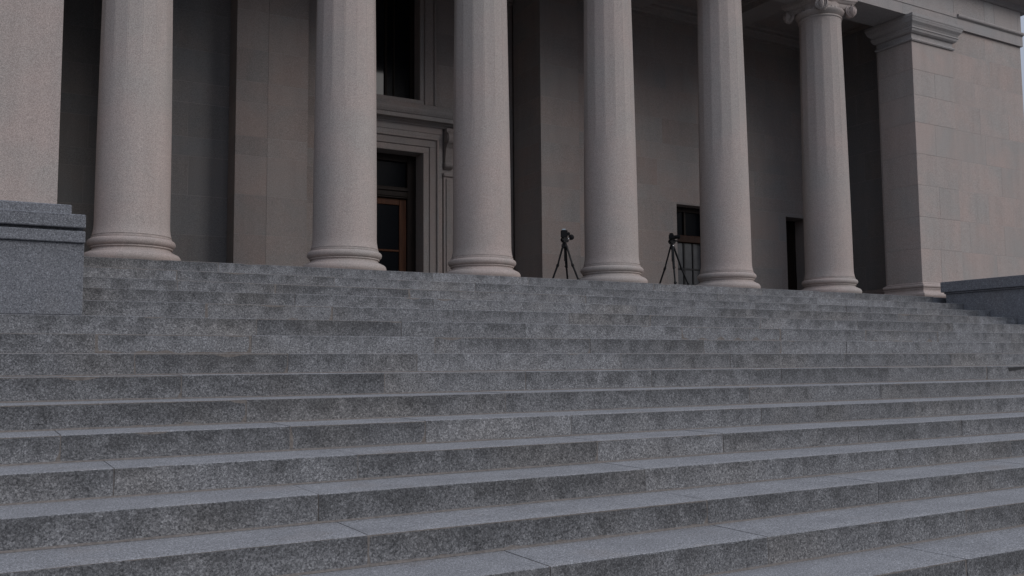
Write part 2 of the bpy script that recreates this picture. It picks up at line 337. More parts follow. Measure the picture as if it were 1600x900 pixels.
for n in range(NS):
    a, b_ = (XL, XR) if n < 5 else (-4.0, 18.5)
    if n == 0: b_ = 15.20
    zt, zb = SZ(n), (SZ(n+1) if n+1 < NS else GZ)
    bm = bmesh.new()
    add_box(bm, a+0.01, b_-0.01, SY(n)+0.0042, (SY(n-1) if n else 0.6)+0.0, zb-0.03, zt-0.0026)          # mortar bed seen in the joints
    segs = 160; lo = []; hi = []                                                           # pointing along the foot of the riser
    if n+1 < NS:
        prev = None
        for i in range(segs+1):
            x = a + (b_-a)*i/segs
            w = 0.015 + 0.005*noise.noise((x*3, n, 1.0)); h = 0.013 + 0.005*noise.noise((x*4, n, 9.0))
            zq = SZ(n+1)
            cur = [bm.verts.new(c) for c in ((x, SY(n)+0.008, zq+h), (x, SY(n)-w*0.45, zq+h*0.55), (x, SY(n)-w, zq+0.0015), (x, SY(n)+0.008, zq-0.01))]
            if prev:
                for q in range(4): bm.faces.new((prev[q], prev[(q+1) % 4], cur[(q+1) % 4], cur[q]))
            else: bm.faces.new(cur[::-1])
            prev = cur
        bm.faces.new(prev)
    st = bm_obj('step', bm, M_mort, stairs)
    xs = [a]+[x for x in J[n] if a+0.2 < x < b_-0.2]+[b_]
    j = 0.0045
    for p, q in zip(xs, xs[1:]):
        jj = random.uniform(0.0022, 0.0042)
        so_ = step_stone(n, p+jj, q-jj, st)
        m_ = (p+q)/2; tone = random.uniform(0.88, 1.10)*(1.07 if n < 7 else 1.0); gr = random.uniform(0.3, 0.75) if n < 7 else random.uniform(0.35, 0.8)
        for (nn, lo, hi, tt, gg) in MARKS:
            if nn == n and lo <= m_ <= hi: tone, gr = 1+(tt-1)*0.5, 0.2+gg*0.65
        so_['tone'] = tone; so_['grime'] = gr
    if n == 0: box('shaded_end_stone', 15.205, 18.4, SY(0)+0.03, 0.62, SZ(1)-0.02, SZ(0)-0.008, M_gran2, st, 0.006)  # darker granite paints in the shadow beside the cheek block
    if n == 8:
        bm = bmesh.new(); y0, y1 = SY(8)-0.006, SY(8)+0.02
        pts = [(11.14, -1.296), (11.60, -1.286), (11.60, -1.296), (11.43, -1.318), (11.15, -1.342)]
        aa = [bm.verts.new((x, y0, z)) for x, z in pts]; bb = [bm.verts.new((x, y1, z)) for x, z in pts]
        for i in range(5): bm.faces.new((aa[i], aa[(i+1) % 5], bb[(i+1) % 5], bb[i]))
        bm.faces.new(aa[::-1]); bm.faces.new(bb)
        bm_obj('dark_wedge', bm, M_iron, st)['label'] = 'dark wedge on a riser'  # dark wedge-shaped patch just below the step edge

# ------------------------------------------------------------------ cheek blocks
YB = SY(5)+0.03
cb = thing('cheek_block', (-0.6, YB+1.2, SZ(5)), 'bluish granite cheek block with stepped cap below the large pier at left', 'block', 'granite blocks flanking the steps')
box('dado', -2.2, 0.765, YB, 1.0, SZ(5)+0.002, -0.183, M_gran2, cb, 0.006)
box('cap_moulding', -2.23, 0.765+0.004, YB-0.03, 1.01, -0.183, -0.087, M_gran2, cb, 0.006)
box('cap_neck', -2.18, 0.745, YB+0.03, 0.98, -0.087, -0.060, M_gran2, cb)
box('cap', -2.23, 0.765+0.004, YB-0.035, 1.02, -0.060, 0.053, M_gran2, cb, 0.007)
box('cap_step', -2.15, 0.667, YB+0.06, 0.95, 0.053, 0.142, M_gran2, cb, 0.007)
cr = thing('cheek_block', (16.7, -1.2, SZ(5)), 'dark granite cheek block with overhanging cap closing the steps at right', 'block', 'granite blocks flanking the steps')
box('dado', 15.39, 18.3, YB, -0.12, SZ(5)+0.002, 0.02, M_gran2, cr, 0.006)
box('cap_neck', 15.36, 18.33, YB-0.02, -0.10, 0.02, 0.055, M_gran2, cr, 0.012)
box('cap', 15.33, 18.36, YB-0.05, -0.06, 0.055, 0.245, M_gran2, cr, 0.010, 2)

# ------------------------------------------------------------------ the building
bld = thing('columned_building', (9.0, 4.0, 0), 'sandstone building with a colonnaded portico at the top of the steps', 'building')
FZ = SZ(0)
box('floor', -3.5, 20.6, 0.60, 9.0, GZ, FZ-0.002, M_floor, bld)

# columns
YC = 1.75
CX = [1.693, 4.528, 6.753, 9.222, 11.79, 14.483]
SHB, SHT, RB, RT = 0.46, 5.60, 0.452, 0.398
def shaft_mesh():
    bm = bmesh.new(); NF = 16; offs = (0.0, 0.035, 0.2, 0.4, 0.6, 0.8, 0.965)
    zs = [SHB-0.02, SHB+0.03, SHB+0.08, SHB+0.14, 0.9, 1.3, 1.6] + [1.6+0.2*i for i in range(1, 6)] + [3.1, 3.6, 4.1, 4.6, 5.1, 5.45, 5.53, 5.56, 5.60]
    rings = []
    for z in zs:
        t_ = (z-SHB)/(SHT-SHB); t_ = max(0, t_)
        r_ = RB + (RT-RB)*(t_**1.55)
        if z < SHB+0.14: r_ += 0.022*(1-(z-SHB+0.02)/0.16)**2
        if z > 5.5: r_ += 0.012*(z-5.5)/0.1
        fd = min(1, max(0, (z-1.8)/1.6)); fd = 0.8*fd*fd*(3-2*fd)
        if z > 5.5: fd *= max(0, 1-(z-5.5)/0.06)
        ring = []
        for i in range(NF):
            for o_ in offs:
                a = 2*math.pi*(i+o_)/NF; loc = (o_-0.5)*2*math.pi/NF
                poly = r_*math.cos(math.pi/NF)/math.cos(loc)*1.006
                rr = r_ + (poly-r_)*fd
                if o_ == 0.0: rr -= 0.006*fd
                ring.append(bm.verts.new((rr*math.cos(a), rr*math.sin(a), z)))
        rings.append(ring)
    k = len(rings[0])
    for a, b_ in zip(rings, rings[1:]):
        for i in range(k): bm.faces.new((a[i], a[(i+1) % k], b_[(i+1) % k], b_[i]))
    bm.faces.new(rings[0][::-1]); bm.faces.new(rings[-1])
    bmesh.ops.recalc_face_normals(bm, faces=bm.faces[:])
    me = bpy.data.meshes.new('column'); bm.to_mesh(me); bm.free(); me.shade_smooth(); me.set_sharp_from_angle(angle=R(13)); return me
def arc(c, z, r_, a0, a1, k, sq=1.0):
    return [(c + r_*math.cos(R(a0+(a1-a0)*i/k)), z + sq*r_*math.sin(R(a0+(a1-a0)*i/k))) for i in range(k+1)]
def base_mesh():
    bm = bmesh.new()
    prof = [(0.50, 0.085)] + arc(0.525, 0.155, 0.068, -90, 90, 10) + [(0.522, 0.228)]
    # scotia
    prof += [(0.522-0.050*math.sin(math.pi*min(1, i/7)*0.62), 0.232+0.048*i/7) for i in range(8)]
    prof += [(0.492, 0.283), (0.492, 0.300)] + arc(0.476, 0.352, 0.051, -90, 90, 9) + [(0.480, 0.406), (0.480, 0.428), (0.468, 0.434), (0.462, 0.46)]
    add_lathe(bm, prof, 72)
    add_box(bm, -0.60, 0.60, -0.60, 0.60, FZ, 0.086)
    bmesh.ops.recalc_face_normals(bm, faces=bm.faces[:])
    me = bpy.data.meshes.new('base'); bm.to_mesh(me); bm.free(); me.shade_smooth(); me.set_sharp_from_angle(angle=R(40)); return me
def capital_mesh():
    bm = bmesh.new()
    add_lathe(bm, [(0.39, 5.575)] + arc(0.405, 5.615, 0.022, -90, 90, 6) + [(0.40, 5.645)] + [(0.40+0.075*math.sin(R(90*i/6)), 5.645+0.10*i/6) for i in range(7)] + [(0.40, 5.80), (0.40, 5.9)], 64)
    # egg-and-dart ribs on the echinus
    for i in range(32):
        a = 2*math.pi*(i+0.5)/32
        add_lathe(bm, [(0.004, -0.055), (0.022, -0.03), (0.030, 0.0), (0.026, 0.035), (0.01, 0.06)], 6, (0.432*math.cos(a), 0.432*math.sin(a), 5.735))
    # cushion between the volutes, sagging, four sides, set on the diagonals; abacus with hollow sides
    def hollow(z, half, sag, kk=8):
        pts = []
        for s in range(4):
            for i in range(kk):
                u = -1+2*i/kk; d = half - sag*(1-u*u); x, y = u*half, -d
                ca, sa = math.cos(s*math.pi/2), math.sin(s*math.pi/2)
                pts.append(bm.verts.new((x*ca-y*sa, x*sa+y*ca, z)))
        return pts
    def stack(lst):
        rs = [hollow(*q) for q in lst]; k = len(rs[0])
        for a, b_ in zip(rs, rs[1:]):
            for i in range(k): bm.faces.new((a[i], a[(i+1) % k], b_[(i+1) % k], b_[i]))
        bm.faces.new(rs[0][::-1]); bm.faces.new(rs[-1])
    stack([(5.79, 0.40, 0.04), (5.80, 0.43, 0.06), (5.86, 0.45, 0.07), (5.885, 0.45, 0.07)])
    stack([(5.886, 0.44, 0.06), (5.905, 0.475, 0.07), (5.945, 0.50, 0.075), (5.95, 0.515, 0.075), (6.03, 0.515, 0.075)])
    # volutes: at each corner two scrolls back to back
    for sx in (-1, 1):
        for sy in (-1, 1):
            for face in (0, 1, 2):
                diag = Vector((sx, sy, 0)).normalized()
                if face == 2: nrm = diag; c = Vector((sx*0.405, sy*0.405, 5.765)) + nrm*0.055
                else:
                    nrm = Vector((-sx*0.30, sy, 0)).normalized() if face == 0 else Vector((sx, -sy*0.30, 0)).normalized()
                    c = Vector((sx*0.405, sy*0.405, 5.765)) + nrm*0.045
                tang = Vector((0, 0, 1)).cross(nrm)
                add_lathe(bm, [(0.06, -0.085), (0.11, -0.03), (0.122, 0.0), (0.116, 0.006), (0.106, 0.002)], 24, c, nrm)
                # spiral fillet
                sgn_ = 1 if face == 1 else -1
                prev = None; K = 44
                for i in range(K+1):
                    q = i/K; a = R(90) - sgn_*q*2.6*2*math.pi*-1
                    rad = 0.106*(1-q)**0.85 + 0.012
                    wd = 0.013*(1-0.55*q)
                    e = tang*math.cos(a) + Vector((0, 0, 1))*math.sin(a)
                    pts = [c + e*(rad-wd) + nrm*0.004, c + e*(rad-wd*0.5) + nrm*(0.030), c + e*(rad+wd*0.2) + nrm*0.027, c + e*(rad+wd*0.6) + nrm*0.002]
                    cur = [bm.verts.new(p) for p in pts]
                    if prev:
                        for q_ in range(3): bm.faces.new((prev[q_], prev[q_+1], cur[q_+1], cur[q_]))
                    prev = cur
                add_lathe(bm, [(0.02, 0.0), (0.017, 0.018), (0.007, 0.026)], 10, c, nrm)
    bmesh.ops.recalc_face_normals(bm, faces=bm.faces[:])
    me = bpy.data.meshes.new('capital'); bm.to_mesh(me); bm.free(); me.shade_smooth(); me.set_sharp_from_angle(angle=R(42)); return me
me_s, me_b, me_c = shaft_mesh(), base_mesh(), capital_mesh()
for x in CX:
    c = link('column', me_s, M_col, bld, (x, YC, 0))
    link('base', me_b, M_col, c, (x, YC, 0)); link('capital', me_c, M_col, c, (x, YC, 0))

# right pier (anta)
PX0, PX1, PY0, PY1 = 16.77, 18.12, 1.35, 2.19
CRS = [0.43, 1.12, 1.785, 2.45, 3.11, 3.775, 4.36, 4.90, 5.50]
pr = boxes('pier', [(PX0+0.005, PX1-0.0, PY0+0.005, PY1, FZ, 6.02)], M_mortw, bld)
rp = random.Random(3)
for i, (c, d) in enumerate(zip(CRS, CRS[1:])):
    j = 0.0015; cut = [PX0, PX1] if i % 2 else [PX0, PX0+0.62+0.1*rp.random(), PX1]
    for k, (a, b_) in enumerate(zip(cut, cut[1:])):
        box('stone', a+(j if k else 0), b_-(j if k+2 < len(cut) else 0), PY0+rp.uniform(-.001, .001), PY1+(0.003 if k == 0 else -0.2), c+j, d-j, M_wall, pr, 0.003)
bm = bmesh.new(); add_ring_profile(bm, [(0.0, 5.50), (0.035, 5.505), (0.05, 5.53), (0.035, 5.556), (0.006, 5.56), (0.006, 5.665), (0.05, 5.672), (0.085, 5.70), (0.10, 5.745), (0.115, 5.75), (0.115, 5.775), (0.09, 5.782), (0.12, 5.83), (0.165, 5.875), (0.18, 5.92), (0.185, 5.925), (0.185, 5.945), (0.19, 5.95), (0.20, 5.97), (0.20, 6.026)], PX0, PX1, PY0, PY1)
bm_obj('capital', bm, M_ent, pr)
bm = bmesh.new(); tor = lambda o_, z, r_, k=6: [(o_+r_*math.cos(R(-90+180*i/k)), z+r_*math.sin(R(-90+180*i/k))) for i in range(k+1)]
bprof = [(0.14, FZ), (0.14, 0.10)] + tor(0.075, 0.155, 0.055) + [(0.07, 0.215), (0.045, 0.25), (0.05, 0.285), (0.06, 0.288), (0.06, 0.305)] + tor(0.035, 0.345, 0.038) + [(0.03, 0.385), (0.03, 0.405), (0.01, 0.412), (0.002, 0.43)]
add_ring_profile(bm, bprof, PX0, PX1, PY0, PY1)
bm_obj('base', bm, M_col, pr)

# wall to the right of the pier
wj = {0: [19.4], 1: [18.49, 19.73], 2: [19.2], 3: [18.31, 19.73], 4: [19.2], 5: [19.05, 20.1], 6: [18.9], 7: [19.5]}
w1 = masonry(bld, 'x', 1.385, PX1-0.02, 20.72, CRS+[6.03], M_wall, length=1.4, depth=0.8, joints=wj, seed=4)
bm = bmesh.new(); add_ring_profile(bm, bprof, PX1+0.2, 20.72, 1.385, 6.0); bm_obj('plinth', bm, M_col, w1)
# left pier (front of the wing at the left)
LX = 0.795
masonry(bld, 'x', 1.35, -3.5, LX, [FZ, 0.62, 3.55, 5.50, 6.03], M_col, length=5, depth=0.8, joint=0.002, proud=0.0006, seed=9)

# portico walls
CB = [0.0, 0.31, 0.97, 1.63, 2.29, 2.61, 3.19, 3.545, 4.10, 4.76, 5.42, 6.08, 6.70]
masonry(bld, 'x', 4.95, 2.2, 3.62, CB, M_side_shade, length=1.7, depth=0.4, seed=11)
masonry(bld, 'x', 6.6, 0.7, 2.6, CB, M_side_shade, length=1.7, depth=0.4, seed=21)
masonry(bld, 'y', 2.206, 5.032, 6.6, CB, M_side_shade, length=1.6, depth=0.3, seed=22)
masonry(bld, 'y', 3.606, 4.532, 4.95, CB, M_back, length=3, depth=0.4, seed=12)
masonry(bld, 'x', 4.45, 3.604, 4.13, CB, M_back, length=3, depth=0.3, seed=13)
masonry(bld, 'x', 4.445, 4.13, 4.82, CB, M_back, length=3, depth=0.6, joint=0.003, seed=14)
DX0, DX1, DZ = 5.38, 7.455, 2.93
WX0, WX1, WZ0, WZ1 = 5.42, 7.386, 3.967, 6.3
masonry(bld, 'x', 4.78, 4.822, 5.12, CB, M_back, length=3, depth=0.8, joint=0.003, seed=31)
wc = masonry(bld, 'x', 5.5, 4.8, 9.50, CB, M_back, holes=[(DX0, DX1, 0, DZ), (WX0, WX1, WZ0, WZ1)], length=1.5, depth=0.5, seed=15)
masonry(bld, 'y', 9.526, 4.512, 5.5, CB, M_back, length=3, depth=0.4, seed=16)
masonry(bld, 'x', 4.43, 9.523, 10.43, CB, M_back, length=1.9, depth=0.5, seed=17)
SD1, SD2 = (13.07, 14.10, 0, 2.255), (16.37, 17.15, 0, 2.22)
masonry(bld, 'x', 4.6, 10.43, 17.62, CB, M_back, holes=[SD1, SD2], length=1.6, depth=0.45, seed=18)
we = masonry(bld, 'y', 17.6, 2.19, 4.6, [0.43, 0.97, 1.63, 2.29, 2.95, 3.6, 4.3, 5.0, 5.7, 6.5], M_side_shade, length=1.2, depth=0.4, seed=19)
bm = bmesh.new(); add_prism_x(bm, [(0, 0)]*0 or [(0.0, FZ), (-0.13, FZ), (-0.13, 0.12), (-0.09, 0.2), (-0.05, 0.25), (-0.07, 0.3), (-0.07, 0.36), (-0.02, 0.41), (0.0, 0.43)], 0, 2.41)
for v in bm.verts: v.co = Vector((17.6+v.co.y, 2.19+v.co.x, v.co.z))
bm_obj('plinth', bm, M_back, we)
boxes('pier_return', [(PX0+0.02, 17.6, PY1, 2.24, 0.43, 6.5)], M_back, bld)
boxes('wall', [(0.4, 0.79, 2.15, 8.3, FZ, 6.6)], M_back, bld)

# door of the portico
def frame3(lst, x0, x1, z0, z1, w0, w1_, y0, y1):      # three sided architrave between offsets w0..w1
    lst += [(x0-w1_, x0-w0, y0, y1, z0, z1+w0), (x1+w0, x1+w1_, y0, y1, z0, z1+w0), (x0-w1_, x1+w1_, y0, y1, z1+w0+0.0008, z1+w1_)]
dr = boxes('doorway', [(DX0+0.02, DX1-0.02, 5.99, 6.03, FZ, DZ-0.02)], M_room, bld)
l_ = []; frame3(l_, DX0, DX1, FZ, DZ, 0.0, 0.12, 5.44, 5.52); boxes('inner_architrave', l_, M_back, dr, 0.004)
l_ = []; frame3(l_, DX0, DX1, FZ, DZ, 0.1205, 0.26, 5.415, 5.52); boxes('architrave', l_, M_back, dr, 0.004)
l_ = []; frame3(l_, DX0, DX1, FZ, DZ, 0.2605, 0.30, 5.375, 5.52); boxes('outer_bead', l_, M_back, dr, 0.010)
l_ = []; frame3(l_, DX0, DX1, FZ, DZ, 0.3005, 0.40, 5.44, 5.52); boxes('backband', l_, M_back, dr, 0.004)
box('frieze', DX0-0.45, DX1+0.40, 5.43, 5.52, DZ+0.401, 3.46, M_back, dr, 0.004)
boxes('reveal', [(DX1-0.004, DX1+0.06, 5.445, 5.985, FZ, DZ), (DX0-0.06, DX0+0.004, 5.445, 5.985, FZ, DZ), (DX0+0.004, DX1-0.004, 5.445, 5.985, DZ-0.004, DZ+0.06)], M_back, dr)
bm = bmesh.new(); add_prism_x(bm, [(5.52, 3.455), (5.41, 3.455), (5.39, 3.48), (5.33, 3.50), (5.33, 3.515), (5.22, 3.525), (5.22, 3.60), (5.20, 3.61), (5.17, 3.655), (5.155, 3.69), (5.155, 3.715), (5.52, 3.74)], DX0-0.78, DX1+0.78)
bm_obj('cornice', bm, M_back, dr)
box('sill_course', DX0-0.7, DX1+0.70, 5.36, 5.52, 3.741, 3.87, M_back, dr, 0.01)
for sx, xa in ((1, DX1+0.42), (-1, DX0-0.65)):
    box('pilaster_strip', xa, xa+0.23, 5.42, 5.52, FZ, 2.50, M_back, dr, 0.006)
    box('pilaster_panel', xa+0.05, xa+0.15, 5.395, 5.425, FZ, 2.46, M_back, dr, 0.008)
    box('pilaster_cap', xa-0.012, xa+0.242, 5.38, 5.52, 2.50, 2.575, M_back, dr, 0.012)
    bm = bmesh.new(); cx_ = xa+0.115
    pts = [(5.52, 2.66), (5.46, 2.66)] + [(5.44+0.06*math.cos(R(a)), 2.74+0.06*math.sin(R(a))) for a in range(-110, -250, -20)] + [(5.40, 2.86), (5.38, 2.98), (5.36, 3.06)] + [(5.335+0.10*math.cos(R(a)), 3.25+0.125*math.sin(R(a))) for a in range(250, 80, -20)] + [(5.33, 3.40), (5.33, 3.455), (5.52, 3.455)]
    add_prism_x(bm, pts, cx_-0.085, cx_+0.085)
    for zc, rc, yc in ((2.74, 0.052, 5.44), (3.25, 0.085, 5.345)): add_tube(bm, (cx_-0.10, yc, zc), (cx_+0.10, yc, zc), rc, rc, 16)
    bm_obj('bracket', bm, M_back, dr)
Y0 = 5.80
boxes('timber_frame', [(DX1-0.19, DX1, Y0, Y0+0.12, FZ, DZ), (DX0, DX0+0.19, Y0, Y0+0.12, FZ, DZ), (DX0+0.19, DX1-0.19, Y0, Y0+0.12, DZ-0.14, DZ), (DX0+0.19, DX1-0.19, Y0-0.03, Y0+0.12, 2.06, 2.28)], M_wood2, dr, 0.006)
boxes('transom_moulding', [(DX0+0.19, DX1-0.19, Y0-0.06, Y0-0.03, 2.20, 2.25), (DX0+0.19, DX1-0.19, Y0-0.05, Y0-0.03, 2.09, 2.12)], M_wood2, dr, 0.005)
box('transom_pane', DX0+0.19, DX1-0.19, Y0+0.06, Y0+0.07, 2.28, DZ-0.14, M_dglass, dr)
mid = (DX0+DX1)/2
for x0, x1 in ((DX0+0.195, mid-0.004), (mid+0.004, DX1-0.195)):
    lf = boxes('door_leaf', [(x0, x0+0.15, Y0+0.03, Y0+0.09, FZ+0.01, 2.055), (x1-0.15, x1, Y0+0.03, Y0+0.09, FZ+0.01, 2.055), (x0+0.15, x1-0.15, Y0+0.03, Y0+0.09, 1.93, 2.055), (x0+0.15, x1-0.15, Y0+0.03, Y0+0.09, 1.01, 1.05), (x0+0.15, x1-0.15, Y0+0.03, Y0+0.09, FZ+0.01, 0.25)], M_wood, dr, 0.008)
    box('pane', x0+0.15, x1-0.15, Y0+0.055, Y0+0.062, 0.25, 1.93, M_dglass, lf)
    hx = x1-0.06 if x1 < mid else x0+0.06
    bm = bmesh.new(); add_tube(bm, (hx, Y0-0.02, 0.95), (hx, Y0-0.02, 1.2), 0.012); add_tube(bm, (hx, Y0+0.035, 0.97), (hx, Y0-0.02, 0.97), 0.008); add_tube(bm, (hx, Y0+0.035, 1.18), (hx, Y0-0.02, 1.18), 0.008)
    bm_obj('handle', bm, M_iron, lf)

# window above
wd = boxes('window', [(WX0-0.03, WX0+0.10, 5.72, 5.80, WZ0, WZ1), (WX1-0.10, WX1+0.03, 5.72, 5.80, WZ0, WZ1), (WX0+0.10, WX1-0.10, 5.72, 5.80, WZ0, WZ0+0.09), (WX0+0.10, WX1-0.10, 5.72, 5.80, WZ1-0.1, WZ1), (6.75, 6.80, 5.72, 5.80, WZ0+0.09, WZ1-0.1), (WX1-0.45, WX1-0.42, 5.73, 5.78, WZ0+0.09, WZ1-0.1)], M_wood2, bld, 0.006)
for x0, x1, gm_ in ((WX0+0.10, 6.75, M_glass), (6.80, WX1-0.45, M_dglass), (WX1-0.42, WX1-0.10, M_dglass)): box('pane', x0, x1, 5.755, 5.762, WZ0+0.09, WZ1-0.1, gm_, wd)
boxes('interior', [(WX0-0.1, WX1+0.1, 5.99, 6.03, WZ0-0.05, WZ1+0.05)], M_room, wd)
boxes('reveal', [(WX1-0.004, WX1+0.06, 5.455, 5.98, WZ0, WZ1), (WX0-0.06, WX0+0.004, 5.455, 5.98, WZ0, WZ1), (WX0+0.004, WX1-0.004, 5.455, 5.98, WZ1-0.004, WZ1+0.06), (WX0+0.004, WX1-0.004, 5.455, 5.98, WZ0-0.06, WZ0+0.004)], M_back, wd)
def frame4(x0, x1, z0, z1, w0, w1_, y0, y1): return [(x0-w1_, x0-w0, y0, y1, z0-w0, z1+w0), (x1+w0, x1+w1_, y0, y1, z0-w0, z1+w0), (x0-w1_, x1+w1_, y0, y1, z1+w0+.0008, z1+w1_), (x0-w1_, x1+w1_, y0, y1, z0-w1_, z0-w0-.0008)]
boxes('inner_architrave', frame4(WX0, WX1, WZ0, WZ1, 0.0, 0.085, 5.45, 5.52), M_back, wd, 0.006)
for xa, xb in ((WX1+0.0855, WX1+0.28), (WX0-0.28, WX0-0.0855)): box('architrave', xa, xb, 5.42, 5.52, WZ0-0.0845, WZ1+0.28, M_back, wd, 0.010)
for xa, xb in ((WX1+0.281, WX1+0.33), (WX0-0.33, WX0-0.281)): box('outer_bead', xa, xb, 5.39, 5.52, WZ0-0.0845, WZ1+0.33, M_back, wd, 0.012)

# side doorways
x0, x1 = SD1[0], SD1[1]
s1 = boxes('side_doorway', [(x0-0.05, x1+0.05, 5.25, 5.28, FZ, 2.3)], M_room, bld)
boxes('reveal', [(x1-0.003, x1+0.05, 4.604, 5.25, FZ, 2.255), (x0-0.05, x0+0.003, 4.604, 5.25, FZ, 2.255), (x0+0.003, x1-0.003, 4.604, 5.25, 2.255-0.003, 2.30)], M_back, s1)
boxes('timber_frame', [(x0, x0+0.05, 4.86, 4.95, FZ, 2.255), (x1-0.05, x1, 4.86, 4.95, FZ, 2.255), (x0+0.05, x1-0.05, 4.86, 4.95, 2.14, 2.255)], M_wood2, s1, 0.004)
box('transom_bar', x0+0.05, x1-0.05, 4.82, 4.95, 1.46, 1.62, M_wood3, s1, 0.012)
for a, b_ in ((x0+0.05, x0+0.42), (x0+0.47, x1-0.05)): box('transom_pane', a, b_, 4.90, 4.907, 1.62, 2.14, M_dglass, s1)
box('transom_mullion', x0+0.42, x0+0.47, 4.86, 4.94, 1.62, 2.14, M_wood2, s1, 0.004)
M_frost = plain('dusty_glass', (0.060, 0.062, 0.066), 0.25, grain=0.25, scale=4, spec=0.5)
lf = boxes('door_leaf', [(x0+0.05, x0+0.09, 4.87, 4.92, FZ, 1.455), (x0+0.40, x0+0.445, 4.87, 4.92, FZ, 1.455), (x0+0.66, x0+0.69, 4.87, 4.92, FZ, 1.455), (x1-0.09, x1-0.05, 4.87, 4.92, FZ, 1.455), (x0+0.09, x1-0.09, 4.875, 4.915, 0.86, 0.895), (x0+0.09, x1-0.09, 4.875, 4.915, FZ, 0.12)], M_iron, s1, 0.003)
for a, b_ in ((x0+0.09, x0+0.40), (x0+0.445, x0+0.66), (x0+0.69, x1-0.09)): box('pane', a, b_, 4.893, 4.899, 0.12, 1.455, M_frost, lf)
x0, x1 = SD2[0], SD2[1]
s2 = boxes('side_doorway', [(x0-0.05, x1+0.05, 5.3, 5.33, FZ, 2.27)], M_room, bld)
boxes('reveal', [(x1-0.003, x1+0.05, 4.604, 5.3, FZ, 2.22), (x0-0.05, x0+0.003, 4.604, 5.3, FZ, 2.22), (x0+0.003, x1-0.003, 4.604, 5.3, 2.22-0.003, 2.27)], M_back, s2)
lf = boxes('door_leaf', [(x0, x0+0.08, 5.05, 5.11, FZ, 2.22), (x1-0.08, x1, 5.05, 5.11, FZ, 2.22), (x0+0.08, x1-0.08, 5.05, 5.11, 2.1, 2.22), (x0+0.08, x1-0.08, 5.06, 5.10, FZ, 2.1)], M_wood2, s2, 0.004)

# ceiling of the portico
ce = box('ceiling', -3.5, 20.4, 1.9, 6.2, 6.62, 6.9, M_back, bld)
for i, x in enumerate(CX): boxes('beam', [(x-0.32, x+0.32, 2.12, 4.38, 6.36, 6.63), (x-0.38, x+0.38, 2.12, 4.38, 6.50, 6.63)], M_back, ce)
bm = bmesh.new(); pc = [(4.6, 6.30), (4.56, 6.30), (4.56, 6.36), (4.52, 6.38), (4.49, 6.46), (4.44, 6.48), (4.44, 6.54), (4.38, 6.56), (4.36, 6.63), (4.6, 6.63)]
add_prism_x(bm, pc, 9.6, 17.6); bm_obj('ceiling_moulding', bm, M_back, ce)
bm = bmesh.new(); add_prism_x(bm, [(y+0.9, z) for y, z in pc], 4.8, 9.5); bm_obj('ceiling_moulding', bm, M_back, ce)
bm = bmesh.new(); add_prism_x(bm, [(y+0.35, z) for y, z in pc], 2.2, 3.6); bm_obj('ceiling_moulding', bm, M_back, ce)

# entablature
en = boxes('entablature', [(-3.5, 20.70, 1.45, 2.1, 6.034, 7.6)], M_mortw, bld)
cuts = [-3.5, -0.7] + CX + [16.5, 18.32, 20.74]
for k, (a, b_) in enumerate(zip(cuts, cuts[1:])):
    jj = 0.0015
    bm = bmesh.new(); add_prism_x(bm, [(2.14, 6.032), (1.33, 6.032), (1.33, 6.262), (1.317, 6.268), (1.317, 6.278), (2.14, 6.278)], a+jj, b_-jj); bm_obj('architrave_stone', bm, M_ent, en)
    bm = bmesh.new(); add_prism_x(bm, [(1.5, 6.279), (1.30, 6.279), (1.282, 6.295), (1.275, 6.32), (1.285, 6.345), (1.31, 6.357), (1.345, 6.36), (1.5, 6.36)], a+jj, b_-jj) if a > 18 or k == len(cuts)-2 else add_prism_x(bm, [(1.5, 6.279), (1.322, 6.279), (1.322, 6.36), (1.5, 6.36)], a+jj, b_-jj)
    bm_obj('architrave_moulding', bm, M_ent, en)
fc = [-3.5, -1.2, 0.4, 2.2, 3.9, 5.6, 7.3, 9.0, 10.7, 12.4, 14.1, 15.6, 16.9, 18.25, 19.35, 19.72, 20.62, 20.75]
for a, b_ in zip(fc, fc[1:]): box('frieze_stone', a+0.002, b_-0.002, 1.355+random.uniform(-.001, .001), 2.0, 6.362, 6.86, M_ent, en, 0.003)
for a, b_ in zip(cuts, cuts[1:]):
    b2 = b_ if b_ < 20.7 else 21.0
    bm = bmesh.new(); add_prism_x(bm, [(2.0, 6.862), (1.33, 6.862), (1.29, 6.89), (1.25, 6.94), (1.23, 6.95), (0.98, 6.96), (0.98, 7.08), (0.95, 7.09), (0.90, 7.14), (0.87, 7.20), (0.87, 7.23), (2.0, 7.27)], a+0.002, b2-0.002); bm_obj('cornice_stone', bm, M_ent, en)
for a, b_ in zip(cuts, cuts[1:]): box('parapet_stone', a+0.002, b_-0.002, 1.4, 1.9, 7.272, 8.3, M_ent, en, 0.005)
# body of the building behind
boxes('body', [(-3.5, 20.68, 8.45, 22, FZ, 8.2), (2.55, 20.68, 6.21, 8.44, FZ, 6.9), (-3.5, 20.68, 2.1, 8.44, 6.91, 8.2), (0.8, 2.54, 6.21, 8.44, 6.62, 6.9), (17.64, 20.68, 2.2, 6.2, FZ, 6.6), (-3.5, 0.38, 2.2, 8.4, FZ, 6.6)], M_wall, bld)

